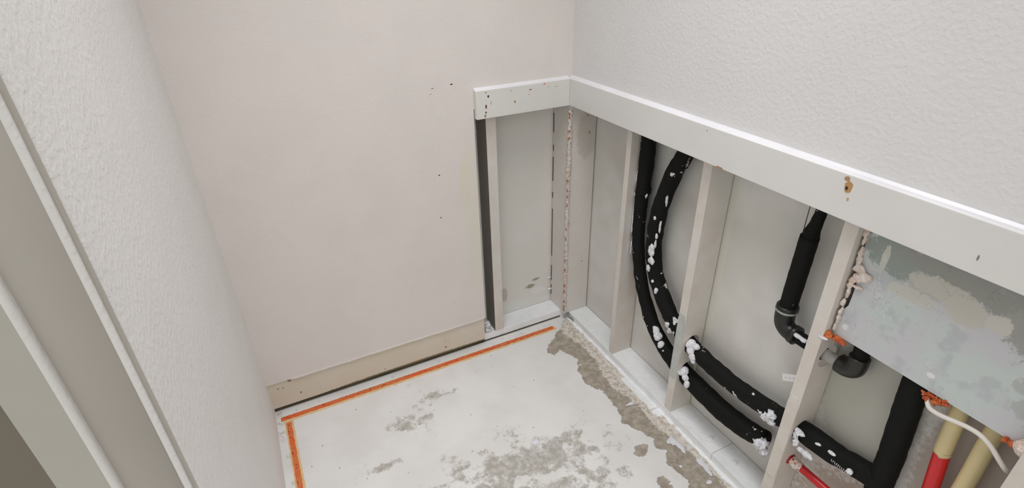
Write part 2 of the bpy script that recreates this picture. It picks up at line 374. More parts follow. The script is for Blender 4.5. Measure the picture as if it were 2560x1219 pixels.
DIRT = [(-0.60,-0.585,0.115,0.055,0.85),(-0.42,-0.625,0.11,0.05,0.8),(-0.50,-0.515,0.12,0.06,0.15),(-0.735,-0.22,0.03,0.07,0.45),(-0.80,-0.28,0.04,0.04,0.3),
        (-0.64,-0.19,0.05,0.014,0.6),(-0.95,-0.36,0.02,0.012,0.5),(-0.90,-0.40,0.05,0.012,0.35),(-0.36,-0.56,0.09,0.05,0.2),(-0.56,-0.68,0.2,0.06,0.6),(-0.70,-0.47,0.05,0.05,-0.25),(-0.33,-0.74,0.1,0.05,0.25),
        (-0.85,-0.62,0.16,0.08,-0.1)]
RES = [(-0.047,-0.035),(-0.085,-0.10),(-0.06,-0.2),(-0.055,-0.3),(-0.075,-0.38),(-0.085,-0.45),(-0.06,-0.53),(-0.06,-0.6),(-0.07,-0.66),(-0.045,-0.73),(-0.035,-0.8),
       (-0.03,-0.9),(-0.03,-1.3),(-0.002,-1.3),(-0.002,-0.02)]
def sdf(X, Y, poly):
    d = np.full(X.shape, 1e9); ins = np.zeros(X.shape, bool); n = len(poly)
    for i in range(n):
        x0, y0 = poly[i]; x1, y1 = poly[(i+1) % n]
        ex, ey = x1-x0, y1-y0; t = np.clip(((X-x0)*ex+(Y-y0)*ey)/(ex*ex+ey*ey), 0, 1)
        d = np.minimum(d, np.hypot(X-x0-t*ex, Y-y0-t*ey))
        c = ((y0 > Y) != (y1 > Y)); den = (y1-y0) if y1 != y0 else 1e-9
        ins ^= c & (X < ex*(Y-y0)/den+x0)
    return np.where(ins, d, -d)
def build_floor():
    xs = np.concatenate([np.arange(-2.6, -1.2, 0.1), np.arange(-1.2, 0.0, 0.004), np.arange(0.0, 0.25, 0.04)])
    ys = np.concatenate([np.arange(-3.2, -1.0, 0.1), np.arange(-1.0, 0.0, 0.004), np.arange(0.0, 0.25, 0.04)])
    X, Y = np.meshgrid(xs, ys, indexing='ij'); nx, ny = X.shape
    wear = sdf(X, Y, WEAR)/0.03
    for p in PATCHES: wear = np.maximum(wear, sdf(X, Y, p)/0.03+0.12)
    wear = np.clip(wear, -1, 1)
    dirt = np.full(X.shape, -1.6)
    for cx, cy, rx, ry, a in DIRT:
        q = np.hypot((X-cx)/rx, (Y-cy)/ry); dirt = np.maximum(dirt, a+0.7-q*0.75)
    dirt = np.maximum(dirt, 0.1-np.abs(Y+0.026)/0.02); dirt = np.maximum(dirt, np.where(X < -1.153, 0.05, -1.6))
    res = np.clip(sdf(X, Y, RES)/0.02-0.1, -1, 0.45)
    zz = -0.0012*np.clip(wear*3, 0, 1)
    co = np.stack([X, Y, zz], -1).reshape(-1, 3)
    idx = np.arange(nx*ny).reshape(nx, ny)
    q = np.stack([idx[:-1, :-1], idx[1:, :-1], idx[1:, 1:], idx[:-1, 1:]], -1).reshape(-1, 4)
    me = bpy.data.meshes.new('floor'); me.from_pydata(co.tolist(), [], q.tolist())
    for nme, arr in (('wear', wear), ('dirt', dirt), ('residue', res)):
        a = me.attributes.new(nme, 'FLOAT', 'POINT'); a.data.foreach_set('value', arr.reshape(-1).astype(np.float32))
    o = link('floor', me, M_FLOOR, None, True); o['kind'] = 'structure'
build_floor()

# ---------------------------------------------------------------- room shell
YE = -0.985       # where the left wall ends at the door frame
b = BM(); box(b, -W-0.12, XO, -DW, 0.0, 0.128, Z1+0.03); box(b, -W-0.12, 0.0, -DW, 0.0, Z1+0.03, H)
# torn lower paper edge and the ragged cut beside the opening
for k in range(26):
    z = 0.14+k*0.029; dx = 0.0008+0.0022*abs(noise.noise(Vector((0, 3, z*17))))
    box(b, XO-0.001, XO+dx, -DW, -0.002, z, z+0.029)
struct('wall_back', b, M_WALL_B)
# bare strip where the skirting was taken off
b = BM(); box(b, -W, XO-0.006, -0.011, 0.0, 0.019, 0.130)
struct('baseboard_back', b, M_STRIPCUT)
b = BM(); box(b, -1.105, XO-0.004, -DW-0.0022, -DW+0.002, 0.1265, 0.1295, 0.0008)
for k in range(40):
    x = -1.09+k*0.0176; box(b, x, x+0.016, -DW-0.0015-0.001*random.random(), -DW, 0.1235+0.002*random.random(), 0.128)
struct('trim_5', b, M_WALL_B)
b = BM(); box(b, XO-0.006, -0.03, -0.0025, -0.0002, 0.0, 0.0055); box(b, -W, XO-0.006, -0.003, 0.02, 0.0, 0.0195); struct('gap_shade', b, M_DARKGAP)  # dark strips painted in for the shaded gaps at floor level
b = BM(); box(b, 0.0-DW, 0.0, -3.0, -DW, Z1+0.03, H); struct('wall_right', b, M_WALL_R)
b = BM(); prism(b, [(-W, 0.0), (-W, YE+0.004), (-W-0.002, YE+0.001), (-W-0.006, YE), (-W-0.12, YE), (-W-0.12, 0.0)], 0.0, H)
struct('wall_left', b, M_WALL_L)
b = BM(); box(b, -2.6, 0.25, -3.2, 0.2, H, H+0.05); struct('ceiling', b, M_CEIL)

# trim boards round the opening
b = BM(); box(b, XO+0.002, -TF+0.0001, -TF, -DW, Z1, Z2, 0.0012); struct('trim_1', b, M_TRIM_B)
b = BM(); box(b, -TF, -DW, -2.2, -TF-0.0006, Z1, Z2, 0.0012); box(b, -TF, -DW, -TF-0.001, -DW, Z1, Z2-0.0005)
struct('trim_2', b, M_TRIM_R)
# cove on the board ledges, its pale lilac standing in for the overhead highlight
M_LEDGE = paint('ledge_highlight', (0.84, 0.83, 0.86), 0.3, 0.0)
def cove(bm, axis):
    prof = [(-DW+0.001, Z2-0.002), (-TF+0.0015, Z2-0.0005), (-TF+0.004, Z2+0.0012), (-DW-0.006, Z2+0.0022), (-DW-0.001, Z2+0.0065), (-DW+0.001, Z2+0.0065)]
    ends = [(XO+0.003, None), (-TF+0.0015, None)] if axis == 'x' else [(-DW, None), (-2.2, None)]
    rings = []
    for e, _ in ends:
        rings.append([bm.verts.new((e, d, z) if axis == 'x' else (d, e, z)) for d, z in prof])
    n = len(prof)
    for i in range(n): bm.faces.new((rings[0][i], rings[0][(i+1) % n], rings[1][(i+1) % n], rings[1][i]))
    bm.faces.new(rings[0]); bm.faces.new(rings[1][::-1])

b = BM(); cove(b, 'x'); struct('highlight_cove_1', b, M_LEDGE)
b = BM(); cove(b, 'y'); struct('highlight_cove_2', b, M_LEDGE)

# door frame at the near left
door = bpy.data.objects.new('door_1', None); COL.objects.link(door); door['kind'] = 'structure'; door.location = (-1.25, -1.0, 0)
y1 = YE-0.0065
b = BM(); box(b, -W-0.0095, -W-0.0015, YE-0.0012, YE-0.0001, 0, 2.1); obj('wall_end_shade', b, M_FRAME, door)  # dark strip added to put shade on the end of the wall
b = BM(); prism(b, [(-W-0.0065, YE-0.0012), (-W-0.0065, y1+0.003), (-W-0.0072, y1+0.0010), (-W-0.009, y1-0.0004), (-W-0.013, y1-0.0004), (-W-0.013, YE-0.0012)], 0, 2.1)
obj('door_bead_lit', b, M_WALL_L, door)  # pale colour stands in for light catching the face of the bead
b = BM(); prism(b, [(-W-0.011, y1), (-1.299, y1), (-1.299, YE+0.02), (-W-0.011, YE+0.02)], 0, 2.1)
obj('door_jamb', b, M_FRAME, door, True)
r = 0.006; arc = [(-1.247-r+r*math.cos(a), y1-0.0105+r-r*math.sin(a)) for a in [k*math.pi/2/8 for k in range(9)]]
b = BM(); prism(b, [(-1.247, y1)]+arc+[(-1.2535, y1-0.0105), (-1.2535, y1)], 0, 2.1)
obj('stop_highlight', b, M_WALL_L, door)  # pale colour paints a highlight along the rounded edge of the stop
b = BM(); prism(b, [(-1.2535, y1), (-1.2535, y1-0.0098), (-1.296, y1-0.0098), (-1.296, y1)], 0, 2.1)
obj('door_stop', b, M_STOP, door)
b = BM(); box(b, -1.9, -1.299, -0.93, -0.90, 0, H); struct('wall_hall', b, M_HALL)

# ---------------------------------------------------------------- inside of the cavities
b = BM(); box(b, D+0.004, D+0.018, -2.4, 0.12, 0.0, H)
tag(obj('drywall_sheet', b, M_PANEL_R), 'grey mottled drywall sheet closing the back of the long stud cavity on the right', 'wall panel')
b = BM(); box(b, -0.70, D+0.003, D+0.004, D+0.018, 0.0, H)
tag(obj('drywall_sheet', b, M_PANEL_B), 'grey drywall sheet at the back of the short opening left of the corner', 'wall panel')

def plate_boxes(x0, x1, y0, y1):
    b = BM(); box(b, x0, x1, y0, y1, 0.0, PT, 0.0015); return b
o = obj('bottom_plate', plate_boxes(XO-0.005, -0.001, 0.0, D+0.003), M_LIP)
tag(o, 'short white bottom plate along the back wall, left of the corner', 'bottom plate', 'bottom plates')
pl = thing('bottom_plate', (0.04, -0.4, 0), 'long white bottom plate on the right, running from the corner past two studs', 'bottom plate', 'bottom plates')
obj('plate', plate_boxes(0.0, D+0.003, -0.8445, 0.0), M_LIP, pl)
b = BM(); blob(b, (0.042, -0.801, PT+0.001), (0.008, 0.008, 0.004), 3, 0.1); obj('screw_head', b, M_SCREW, pl, True)
pl2 = thing('bottom_plate', (0.04, -1.3, 0), 'white bottom plate after the seam, under the third stud from the corner', 'bottom plate', 'bottom plates')
obj('plate', plate_boxes(0.0, D+0.003, -2.2, -0.8455), M_LIP, pl2)
b = BM(); blob(b, (0.038, -0.901, PT+0.001), (0.008, 0.008, 0.004), 3, 0.1); obj('screw_head', b, M_SCREW, pl2, True)
# raised mortar lip between floor and plate
b = BM()
for i in range(120):
    y = -0.03-i*0.0092; wd = 0.006+0.006*abs(noise.noise(Vector((1, y*14, 0)))); hh = 0.004+0.005*abs(noise.noise(Vector((5, y*22, 0))))
    if -0.63 < y < -0.43: wd += 0.014
    if noise.noise(Vector((9, y*11, 2))) > 0.28 and y < -0.6: continue
    blob(b, (-wd*0.45, y, 0.0), (wd, 0.0085, hh), 2, 0.3, 60)
tag(obj('plaster_ridge', b, M_PLATE), 'ragged off-white ridge of plaster on the floor along the right bottom plate', 'plaster')

SG = 'light grey metal studs of the right cavity'
def stud_right(s, label, holes=(), w=0.032, lipgap=0.0):
    t = thing('metal_stud', (0.0, s-w/2, PT), label, 'stud', SG)
    y = s-w
    b = BM(); box(b, 0.0, 0.0014, y, s, PT, Z1+0.06, 0.0005); obj('flange', b, M_STUD, t)
    b = BM(); slab_holes(b, (0.0014, D, PT, Z1+0.06), holes, lambda u, v, q: (u, y+q, v), 0.0014); obj('web', b, M_STUD, t)
    b = BM(); box(b, D-0.0014, D, y+0.0014, s, PT, Z1+0.06); obj('back_flange', b, M_STUD, t)
    return t
s1 = stud_right(-0.313, 'light grey stud nearest the corner, left of the two vertical black pipes', w=0.022)
s2 = stud_right(-0.629, 'stud with a grey nail plate, both black pipes passing through it',
                [(0.043, 0.303, 0.028, 0.036), (0.040, 0.196, 0.030, 0.040)], w=0.030)
s3 = stud_right(-1.014, 'stud left of the mottled green-grey board, above the start of the red pipe',
                [(0.040, 0.312, 0.030, 0.034), (0.045, 0.553, 0.030, 0.030), (0.040, 0.206, 0.013, 0.014)], w=0.030)
s4 = stud_right(-1.404, 'pale stud at the bottom right edge of the photo, right of the cream pipes')
# nail plates on the studs
def nail_plate(t, y0, y1, z0, z1, mat):
    b = BM(); pts = [(y0, z0+0.02), (y0+0.003, z0), (y1-0.003, z0-0.004), (y1, z0+0.01), (y1+0.001, z1-0.02), (y1-0.005, z1), (y0+0.006, z1), (y0, z1-0.03)]
    lo = [b.verts.new((0.0, y, z)) for y, z in pts]; hi = [b.verts.new((-0.0016, y, z)) for y, z in pts]
    b.faces.new(lo); b.faces.new(hi)
    for i in range(len(pts)): b.faces.new((lo[i], lo[(i+1) % 8], hi[(i+1) % 8], hi[i]))
    o = obj('nail_plate', b, mat, t); o['label'] = 'grey steel nail plate'; return o
nail_plate(s2, -0.658, -0.630, 0.178, 0.425, M_NAILPL)
nail_plate(s3, -1.043, -1.015, 0.150, 0.432, M_STUD)
# stud of the short opening
t = thing('metal_stud', (-0.314, 0.0, PT), 'pale stud beside the narrow dark gap at the left of the opening', 'stud')
b = BM(); box(b, -0.333, -0.297, 0.0, 0.0014, PT, Z1+0.06, 0.0005); obj('flange', b, M_STUD, t)
b = BM(); box(b, -0.333, -0.3316, 0.0014, D, PT, Z1+0.06); obj('web', b, M_WEBSHADE, t)['label'] = 'side coloured dark for the unlit gap'
b = BM(); box(b, -0.3316, -0.297, D-0.0014, D, PT, Z1+0.06); obj('back_flange', b, M_STUD, t)
# corner post with caulked nose
post_mat = paint('post_primer', (0.71, 0.675, 0.64), 0.5, 0.0004, 60, 0.03, [
    ((0.045, -0.03, 0.80), (0.045, 0.02, 0.10), (0.62, 0.57, 0.52), 0.9), ((0.045, -0.03, 0.868), (0.0028, 0.01, 0.0035), (0.2, 0.17, 0.14), 0.6),  # broad upper patch paints in soft shading on the post
    ((0.056, -0.03, 0.806), (0.006, 0.01, 0.007), (0.46, 0.33, 0.28), 0.8), ((0.050, -0.03, 0.27), (0.0024, 0.01, 0.003), (0.15, 0.12, 0.1), 0.6)],
    tint=(0.69, 0.64, 0.60), mscale=10)
t = thing('corner_post', (0.02, 0.02, PT), 'caulked post standing in the corner where the two openings meet', 'post')
b = BM(); box(b, -0.028, D, -0.030, D, PT, Z1+0.06, 0.0015); obj('post', b, post_mat, t)
b = BM()
for i in range(150):
    z = PT+0.008+i*0.0057; n = noise.noise(Vector((2, 7, z*30)))
    blob(b, (-0.0265+0.001*n, -0.0285, z), (0.0085+0.004*n, 0.0075-0.003*n, 0.0058), 2, 0.35, 120)
o = obj('caulk_seam', b, M_CAULK, t, True); o['label'] = 'lumpy white caulk with orange traces'
for z, s in ((0.885, 0.011), (0.872, 0.006), (0.825, 0.006), (0.80, 0.007), (0.64, 0.006), (0.60, 0.005), (0.575, 0.007), (0.54, 0.005), (0.44, 0.004), (0.395, 0.009), (0.30, 0.006), (0.255, 0.009), (0.18, 0.012), (0.15, 0.010), (0.10, 0.012), (0.075, 0.010), (0.06, 0.008)):
    b = BM(); blob(b, (-0.0335+0.003*noise.noise(Vector((z*50, 0, 0))), -0.0352, z), (0.0032, 0.0028, s*0.7), 2, 0.4, 150); obj('rust_trace', b, M_RUSTY, t, True)
for i in range(34):   # broken shadow-gap filler along the rear left edge of the post
    z = 0.07+i*0.024
    if noise.noise(Vector((z*19, 1, 4))) > 0.05: continue
    b = BM(); box(b, -0.0288, -0.0275, D-0.007, D-0.002, z, z+0.0245); obj('open_joint', b, M_DARKGAP, t)
for y, z, s in ((0.060, 0.155, 0.008), (0.055, 0.10, 0.010)):
    b = BM(); blob(b, (-0.036, y+0.022, z), (0.009, 0.003, s*0.35), 2, 0.5, 140); obj('filler_chip', b, M_PLATE, t)
b = BM(); blob(b, (-0.006, -0.010, PT-0.006), (0.013, 0.013, 0.012), 3, 0.5, 80); blob(b, (0.0, -0.035, 0.012), (0.006, 0.022, 0.012), 3, 0.5, 80)
tag(obj('filler_lump', b, M_GREENISH, None, True), 'grey-green lump of filler at the foot of the corner post', 'filler')
b = BM()
for i in range(9): blob(b, (-0.362+0.003*math.sin(i*2.1), 0.012+0.004*math.cos(i*1.7), PT+0.003+i*0.0055), (0.010, 0.009, 0.006), 2, 0.5, 120)
tag(obj('plaster_crumbs', b, M_FOAM, None, True), 'white plaster crumbs at the foot of the narrow dark gap', 'plaster')

# ---------------------------------------------------------------- pipes
PX = 0.042
g = 'black insulated pipes'
t = thing('insulated_pipe', (PX, -0.35, 0.5), 'black insulated pipe nearest the corner, sweeping down and out as the lower of the two', 'pipe', g)
A = [(0.046,-0.3595,1.25),(0.046,-0.3595,1.0),(0.046,-0.3595,0.80),(PX,-0.3585,0.66),(PX,-0.364,0.54),(PX,-0.39,0.42),(PX,-0.43,0.335),(PX,-0.482,0.262),(PX,-0.545,0.215),(PX,-0.62,0.187),(0.041,-0.73,0.172),(0.041,-0.82,0.168),(0.041,-0.90,0.176),(0.041,-0.966,0.196)]
b = BM(); tube(b, A, [0.0235, 0.0235, 0.0235, 0.0205, 0.0205, 0.021, 0.022, 0.0235, 0.025, 0.028, 0.030, 0.030, 0.029, 0.026], 28, 12, 0.0022, lscale=45)
obj('insulation_sleeve', b, M_RUB_A, t, True)
b = BM(); tube(b, [(0.046,-0.3595,0.716),(0.046,-0.3595,0.700)], 0.0242, 28, 6, 0.001); o = obj('joint_tape', b, M_RUB_V, t, True)
b = blobs([((0.030,-0.512,0.262),0.012),((0.027,-0.528,0.247),0.014),((0.028,-0.547,0.228),0.013),((0.033,-0.568,0.212),0.013),((0.035,-0.585,0.205),0.011)])
o = obj('foam_collar', b, M_FOAM, t, True); o['label'] = 'white foam where it enters the stud'
b = blobs([((0.018,-0.670,0.213),(0.014,0.014,0.014)),((0.015,-0.664,0.206),(0.012,0.010,0.011)),((0.013,-0.684,0.200),(0.010,0.012,0.011)),((0.011,-0.695,0.184),(0.008,0.010,0.013))], 0.16, 70)
o = obj('foam_collar', b, M_FOAM, t, True); o['label'] = 'white foam lump below the nail plate'
b = blobs([((0.024,-0.958,0.186),0.015),((0.020,-0.972,0.197),0.016),((0.020,-0.982,0.180),0.012),((0.028,-0.940,0.175),0.009),((0.034,-0.92,0.158),0.006),((0.034,-0.905,0.152),0.005)], 0.5, 130)
o = obj('foam_collar', b, M_FOAM, t, True); o['label'] = 'knobbly white foam at the third stud'

pieces('paint_splash', [((0.032,-0.3405,0.745),(0.005,0.003,0.030)),((0.032,-0.342,0.690),(0.006,0.004,0.008)),((0.030,-0.342,0.60),(0.004,0.003,0.055)),((0.030,-0.347,0.50),(0.004,0.003,0.035)),((0.040,-0.3815,0.70),(0.004,0.003,0.012)),((0.030,-0.455,0.285),(0.004,0.006,0.007))], M_FOAM, t, 0.5, 150)
t2 = thing('insulated_pipe', (PX, -0.5, 0.5), 'black splattered pipe crossing behind the first one, the upper of the two going right', 'pipe', g)
B = [(0.048,-0.640,1.25),(0.048,-0.575,1.02),(0.046,-0.517,0.88),(0.046,-0.483,0.81),(0.046,-0.46,0.74),(0.045,-0.443,0.67),(0.045,-0.436,0.60),(0.045,-0.440,0.52),(0.045,-0.463,0.45),(0.045,-0.502,0.395),(PX,-0.553,0.348),(PX,-0.610,0.318),(0.040,-0.66,0.302),(0.040,-0.738,0.290),(0.040,-0.815,0.287),(0.040,-0.885,0.291),(0.040,-0.96,0.301),(0.042,-1.042,0.3135),(0.046,-1.083,0.314),(0.052,-1.136,0.313),(0.057,-1.184,0.320),(0.060,-1.222,0.326)]
b = BM(); tube(b, B, [0.024]*3+[0.0255]*7+[0.025]*7+[0.028,0.0265,0.0255,0.025], 28, 12, 0.0022, lscale=45)
obj('insulation_sleeve', b, M_RUB_B, t2, True)
pieces('plaster_splash', [((0.020,-0.455,0.545),(0.006,0.012,0.022)),((0.018,-0.462,0.51),(0.006,0.012,0.014)),((0.022,-0.452,0.475),(0.006,0.009,0.012)),((0.020,-0.470,0.600),(0.004,0.006,0.010)),((0.020,-0.452,0.655),(0.004,0.006,0.007)),((0.020,-0.499,0.415),(0.006,0.006,0.010)),((0.020,-0.478,0.44),(0.005,0.006,0.006)),((0.030,-0.470,0.63),(0.004,0.003,0.020)),((0.030,-0.484,0.725),(0.004,0.003,0.020)),((0.028,-0.461,0.57),(0.004,0.004,0.014)),((0.034,-0.442,0.715),(0.003,0.004,0.008))], M_FOAM, t2)
b = blobs([((0.028,-0.553,0.340),0.012),((0.026,-0.568,0.332),0.014),((0.030,-0.585,0.318),0.013),((0.034,-0.545,0.352),(0.006,0.006,0.014)),((0.030,-0.575,0.305),0.010)])
o = obj('foam_collar', b, M_FOAM, t2, True); o['label'] = 'white foam bulge left of the stud'
b = blobs([((0.024,-0.672,0.320),(0.015,0.014,0.016)),((0.018,-0.680,0.305),(0.012,0.013,0.014)),((0.016,-0.693,0.290),(0.009,0.012,0.013)),((0.026,-0.690,0.325),(0.012,0.012,0.010)),((0.016,-0.697,0.277),(0.006,0.008,0.009))], 0.16, 70)
o = obj('foam_collar', b, M_FOAM, t2, True); o['label'] = 'white foam beside the nail plate'
b = blobs([((0.020,-0.968,0.300),0.012),((0.016,-0.976,0.315),0.012),((0.018,-0.958,0.288),0.010),((0.022,-0.945,0.294),0.009),((0.018,-0.984,0.296),0.012)], 0.45, 130)
o = obj('foam_collar', b, M_FOAM, t2, True); o['label'] = 'small white foam blobs at the third stud'
pieces('paint_splash', [((0.012,-1.056,0.333),(0.007,0.013,0.008)),((0.010,-1.052,0.318),(0.006,0.006,0.010)),((0.009,-1.058,0.300),(0.006,0.006,0.012)),((0.014,-1.072,0.286),(0.006,0.010,0.006)),((0.011,-1.090,0.289),(0.006,0.016,0.008)),((0.013,-1.105,0.341),(0.004,0.006,0.003)),((0.014,-1.138,0.345),(0.004,0.008,0.004)),((0.012,-1.186,0.338),(0.006,0.007,0.007)),((0.030,-0.905,0.318),(0.003,0.004,0.003))], M_FOAM, t2, 0.4, 150)
b = BM(); random.seed(3)
for k in range(9):     # faded white printed characters on the sleeve
    y = -1.145-k*0.0042; ok = random.random()
    box(b, 0.0098, 0.0104, y-0.0005, y+0.0005, 0.328, 0.334)
    box(b, 0.0098, 0.0104, y-0.0018, y, 0.3332 if ok > 0.5 else 0.328, 0.334 if ok > 0.5 else 0.3288)
o = obj('printed_marking', b, M_FOAM, t2); o['label'] = 'faded white printed characters'

t3 = thing('insulated_pipe', (0.04, -1.235, 0.35), 'thick black pipe rising behind the green-grey board, left of the cream pipes', 'pipe', g)
b = BM(); tube(b, [(0.060,-1.245,0.05),(0.060,-1.232,0.30),(0.060,-1.228,0.40),(0.060,-1.219,0.518),(0.060,-1.213,0.617),(0.060,-1.208,0.80),(0.060,-1.20,1.2)], 0.0250, 28, 10, 0.0016, lscale=60)
obj('insulation_sleeve', b, M_RUB_V, t3, True)
b = BM(); tube(b, [(0.057,-1.190,0.320),(0.059,-1.215,0.325),(0.060,-1.232,0.322)], [0.0255,0.0268,0.0268], 28, 8, 0.001); obj('tee_joint', b, M_RUB_V, t3, True)

# drain pipe with elbows through the third stud
t = thing('drain_pipe', (0.045, -0.93, 0.6), 'thin black drain pipe with an elbow, left of the mottled green-grey board', 'pipe')
b = BM(); tube(b, [(0.046,-0.937,1.10),(0.046,-0.936,0.92),(0.046,-0.934,0.865),(0.046,-0.929,0.83),(0.045,-0.926,0.80)], [0.011,0.011,0.012,0.016,0.019], 24, 8, 0.002)
tube(b, [(0.045,-0.926,0.81),(0.045,-0.924,0.72),(0.045,-0.921,0.60)], 0.0205, 24, 8, 0.001)
obj('vertical_pipe', b, M_DRAIN, t, True)
b = BM(); tube(b, [(0.045,-0.921,0.612),(0.045,-0.920,0.588),(0.045,-0.924,0.568),(0.045,-0.938,0.556),(0.045,-0.962,0.5535)], [0.0235,0.0235,0.023,0.022,0.022], 28, 8)
tube(b, [(0.045,-0.921,0.618),(0.045,-0.921,0.606)], [0.0255,0.0255], 28, 3, 0.001)
tube(b, [(0.045,-0.952,0.554),(0.045,-0.964,0.5535)], [0.0245,0.0245], 28, 3)
obj('elbow', b, M_ELBOW, t, True)
b = BM(); tube(b, [(0.045,-0.921,0.609),(0.045,-0.921,0.604)], 0.0263, 28, 3, 0.0015); o = obj('solvent_ring', b, M_GREENISH, t, True)
b = BM(); tube(b, [(0.045,-0.960,0.5535),(0.046,-1.02,0.5525),(0.047,-1.035,0.552)], 0.0165, 24, 6)
obj('horizontal_pipe', b, M_DRAIN, t, True)
b = blobs([((0.031,-0.974,0.566),(0.006,0.014,0.005)),((0.031,-0.990,0.565),(0.006,0.010,0.005))], 0.2)
obj('paint_splash', b, M_FOAM, t, True)
b = BM(); tube(b, [(0.047,-1.030,0.552),(0.058,-1.080,0.547)], 0.0145, 24, 6); obj('grey_sleeve', b, M_GREYPIPE, t, True)
b = BM(); tube(b, [(0.058,-1.066,0.546),(0.058,-1.084,0.547),(0.058,-1.098,0.556),(0.058,-1.102,0.573),(0.058,-1.102,0.590)], [0.0225,0.0225,0.0225,0.0215,0.021], 28, 8)
obj('elbow', b, M_ELBOW, t, True)
b = BM(); tube(b, [(0.058,-1.0645,0.546),(0.058,-1.0675,0.546)], 0.0195, 28, 2); o = obj('socket_rim', b, M_BORE, t, True)
b = BM(); tube(b, [(0.058,-1.102,0.586),(0.058,-1.099,0.70),(0.058,-1.097,1.0)], 0.0165, 24, 6); obj('riser', b, M_DRAIN, t, True)

# cream pipes, one dipped in red
t = thing('sprinkler_pipe', (0.04, -1.31, 0.4), 'cream pipe with a red lower half, under the board', 'pipe', 'cream pipes')
b = BM(); tube(b, [(0.056,-1.281,0.90),(0.056,-1.289,0.70),(0.056,-1.299,0.513),(0.056,-1.3,0.508)], 0.0150, 28, 8); obj('pipe', b, M_PVC, t, True)
b = BM(); tube(b, [(0.056,-1.2993,0.5100),(0.056,-1.311,0.405),(0.056,-1.322,0.30),(0.056,-1.34,0.05)], 0.0142, 28, 8); o = obj('red_section', b, M_RED, t, True); o['label'] = 'glossy red lower length'
b = BM(); tube(b, [(0.056,-1.351,0.90),(0.056,-1.350,0.605),(0.056,-1.352,0.454),(0.056,-1.353,0.05)], 0.0150, 28, 8)
tag(obj('plastic_pipe', b, M_PVC, None, True), 'plain cream pipe, the right one behind the white cable', 'pipe', 'cream pipes')
# red pipe low down
t = thing('red_pipe', (0.04, -1.1, 0.2), 'slim bright red pipe leaving the third stud near the floor', 'pipe')
b = BM(); tube(b, [(0.040,-1.030,0.2065),(0.040,-1.10,0.2065),(0.040,-1.30,0.207),(0.040,-1.50,0.207)], 0.0105, 24, 8); obj('pipe', b, M_RED, t, True)
b = BM(); tube(b, [(0.040,-1.036,0.206),(0.040,-1.044,0.206),(0.040,-1.049,0.206)], [0.0175,0.016,0.012], 24, 4, 0.004); o = obj('collar', b, M_REDDK, t, True); o['label'] = 'dark red sealant collar'
b = BM(); tube(b, [(0.040,-1.047,0.206),(0.040,-1.062,0.206),(0.040,-1.078,0.206)], [0.0125,0.0125,0.0108], 24, 6, 0.004, lscale=140); o = obj('paint_splash', b, M_PINK, t, True)
# white cable
b = BM(); tube(b, [(0.048,-1.245,0.700),(0.043,-1.246,0.640),(0.028,-1.250,0.617),(0.020,-1.259,0.605),(0.019,-1.272,0.602),(0.019,-1.287,0.604),(0.020,-1.305,0.608),(0.020,-1.323,0.612),(0.020,-1.343,0.612),(0.020,-1.363,0.603),(0.020,-1.382,0.587),(0.024,-1.395,0.574),(0.045,-1.402,0.56),(0.06,-1.402,0.53)], 0.0044, 16, 8)
tag(obj('electric_cable', b, M_CABLE, None, True), 'off-white cable looping out below the board across the cream pipes', 'cable')
# perforated strap
b = BM()
slab_holes(b, (0.0, 0.06, -0.010, 0.010), [(0.010+k*0.013, 0.0, 0.0024, 0.0022) for k in range(4)],
           lambda u, v, q: (0.045+q*0.3, -0.958-u*0.80+v*0.25, 0.418+u*0.52+v*1.0), 0.0012)
tag(obj('perforated_strap', b, M_STRAP), 'tiny white perforated strap end poking out left of the third stud', 'strap')

# ---------------------------------------------------------------- green-grey board with sealants
t = thing('backing_board', (0.025, -1.22, 0.63), 'mottled green-grey board filling the top of the right bay', 'board')
b = BM()
pts = [(-1.050, 0.633)]
for k in range(14):
    z = 0.65+k*0.021; pts.append((-1.0500-0.004*abs(noise.noise(Vector((z*40, 0, 0))))-(0.010 if 0.70 < z < 0.79 else 0), z))
pts += [(-1.048, 0.96), (-1.400, 0.96), (-1.400, 0.632)]
lo = [b.verts.new((0.025, y, z)) for y, z in pts]; hi = [b.verts.new((0.037, y, z)) for y, z in pts]
tri = tessellate_polygon([[Vector((y, z, 0)) for y, z in pts]])
for a_, b_, c_ in tri: b.faces.new((lo[a_], lo[b_], lo[c_])); b.faces.new((hi[a_], hi[b_], hi[c_]))
for i in range(len(pts)): j = (i+1) % len(pts); b.faces.new((lo[i], lo[j], hi[j], hi[i]))
obj('board', b, M_BOARD, t)
b = BM()
for y, z, ry, rz in ((-1.048,0.885,0.008,0.010),(-1.051,0.868,0.004,0.016),(-1.052,0.845,0.004,0.014),(-1.053,0.822,0.006,0.012),(-1.060,0.805,0.011,0.011),(-1.072,0.793,0.013,0.010),(-1.062,0.786,0.012,0.009),(-1.054,0.776,0.008,0.008),(-1.052,0.762,0.006,0.008),(-1.064,0.765,0.010,0.003),(-1.053,0.745,0.004,0.012),(-1.050,0.715,0.004,0.010),(-1.052,0.695,0.003,0.013),(-1.052,0.675,0.004,0.010),(-1.050,0.655,0.003,0.010)):
    blob(b, (0.021, y, z), (0.006, ry, rz), 3, 0.45, 110)
o = obj('sealant_bead', b, M_PINK, t, True); o['label'] = 'lumpy pinkish white sealant along its left edge'
b = BM(); blob(b, (0.012,-1.047,0.632), (0.010,0.010,0.009), 3, 0.4, 120); blob(b, (0.018,-1.068,0.628), (0.008,0.015,0.006), 3, 0.4, 120)
o = obj('orange_sealant', b, M_ORANGE, t, True); o['label'] = 'orange sealant at its lower left corner'
b = BM(); blob(b, (0.004,-1.042,0.624), (0.006,0.010,0.004), 3, 0.3, 120); o = obj('white_sealant', b, M_FOAM, t, True)
b = BM()
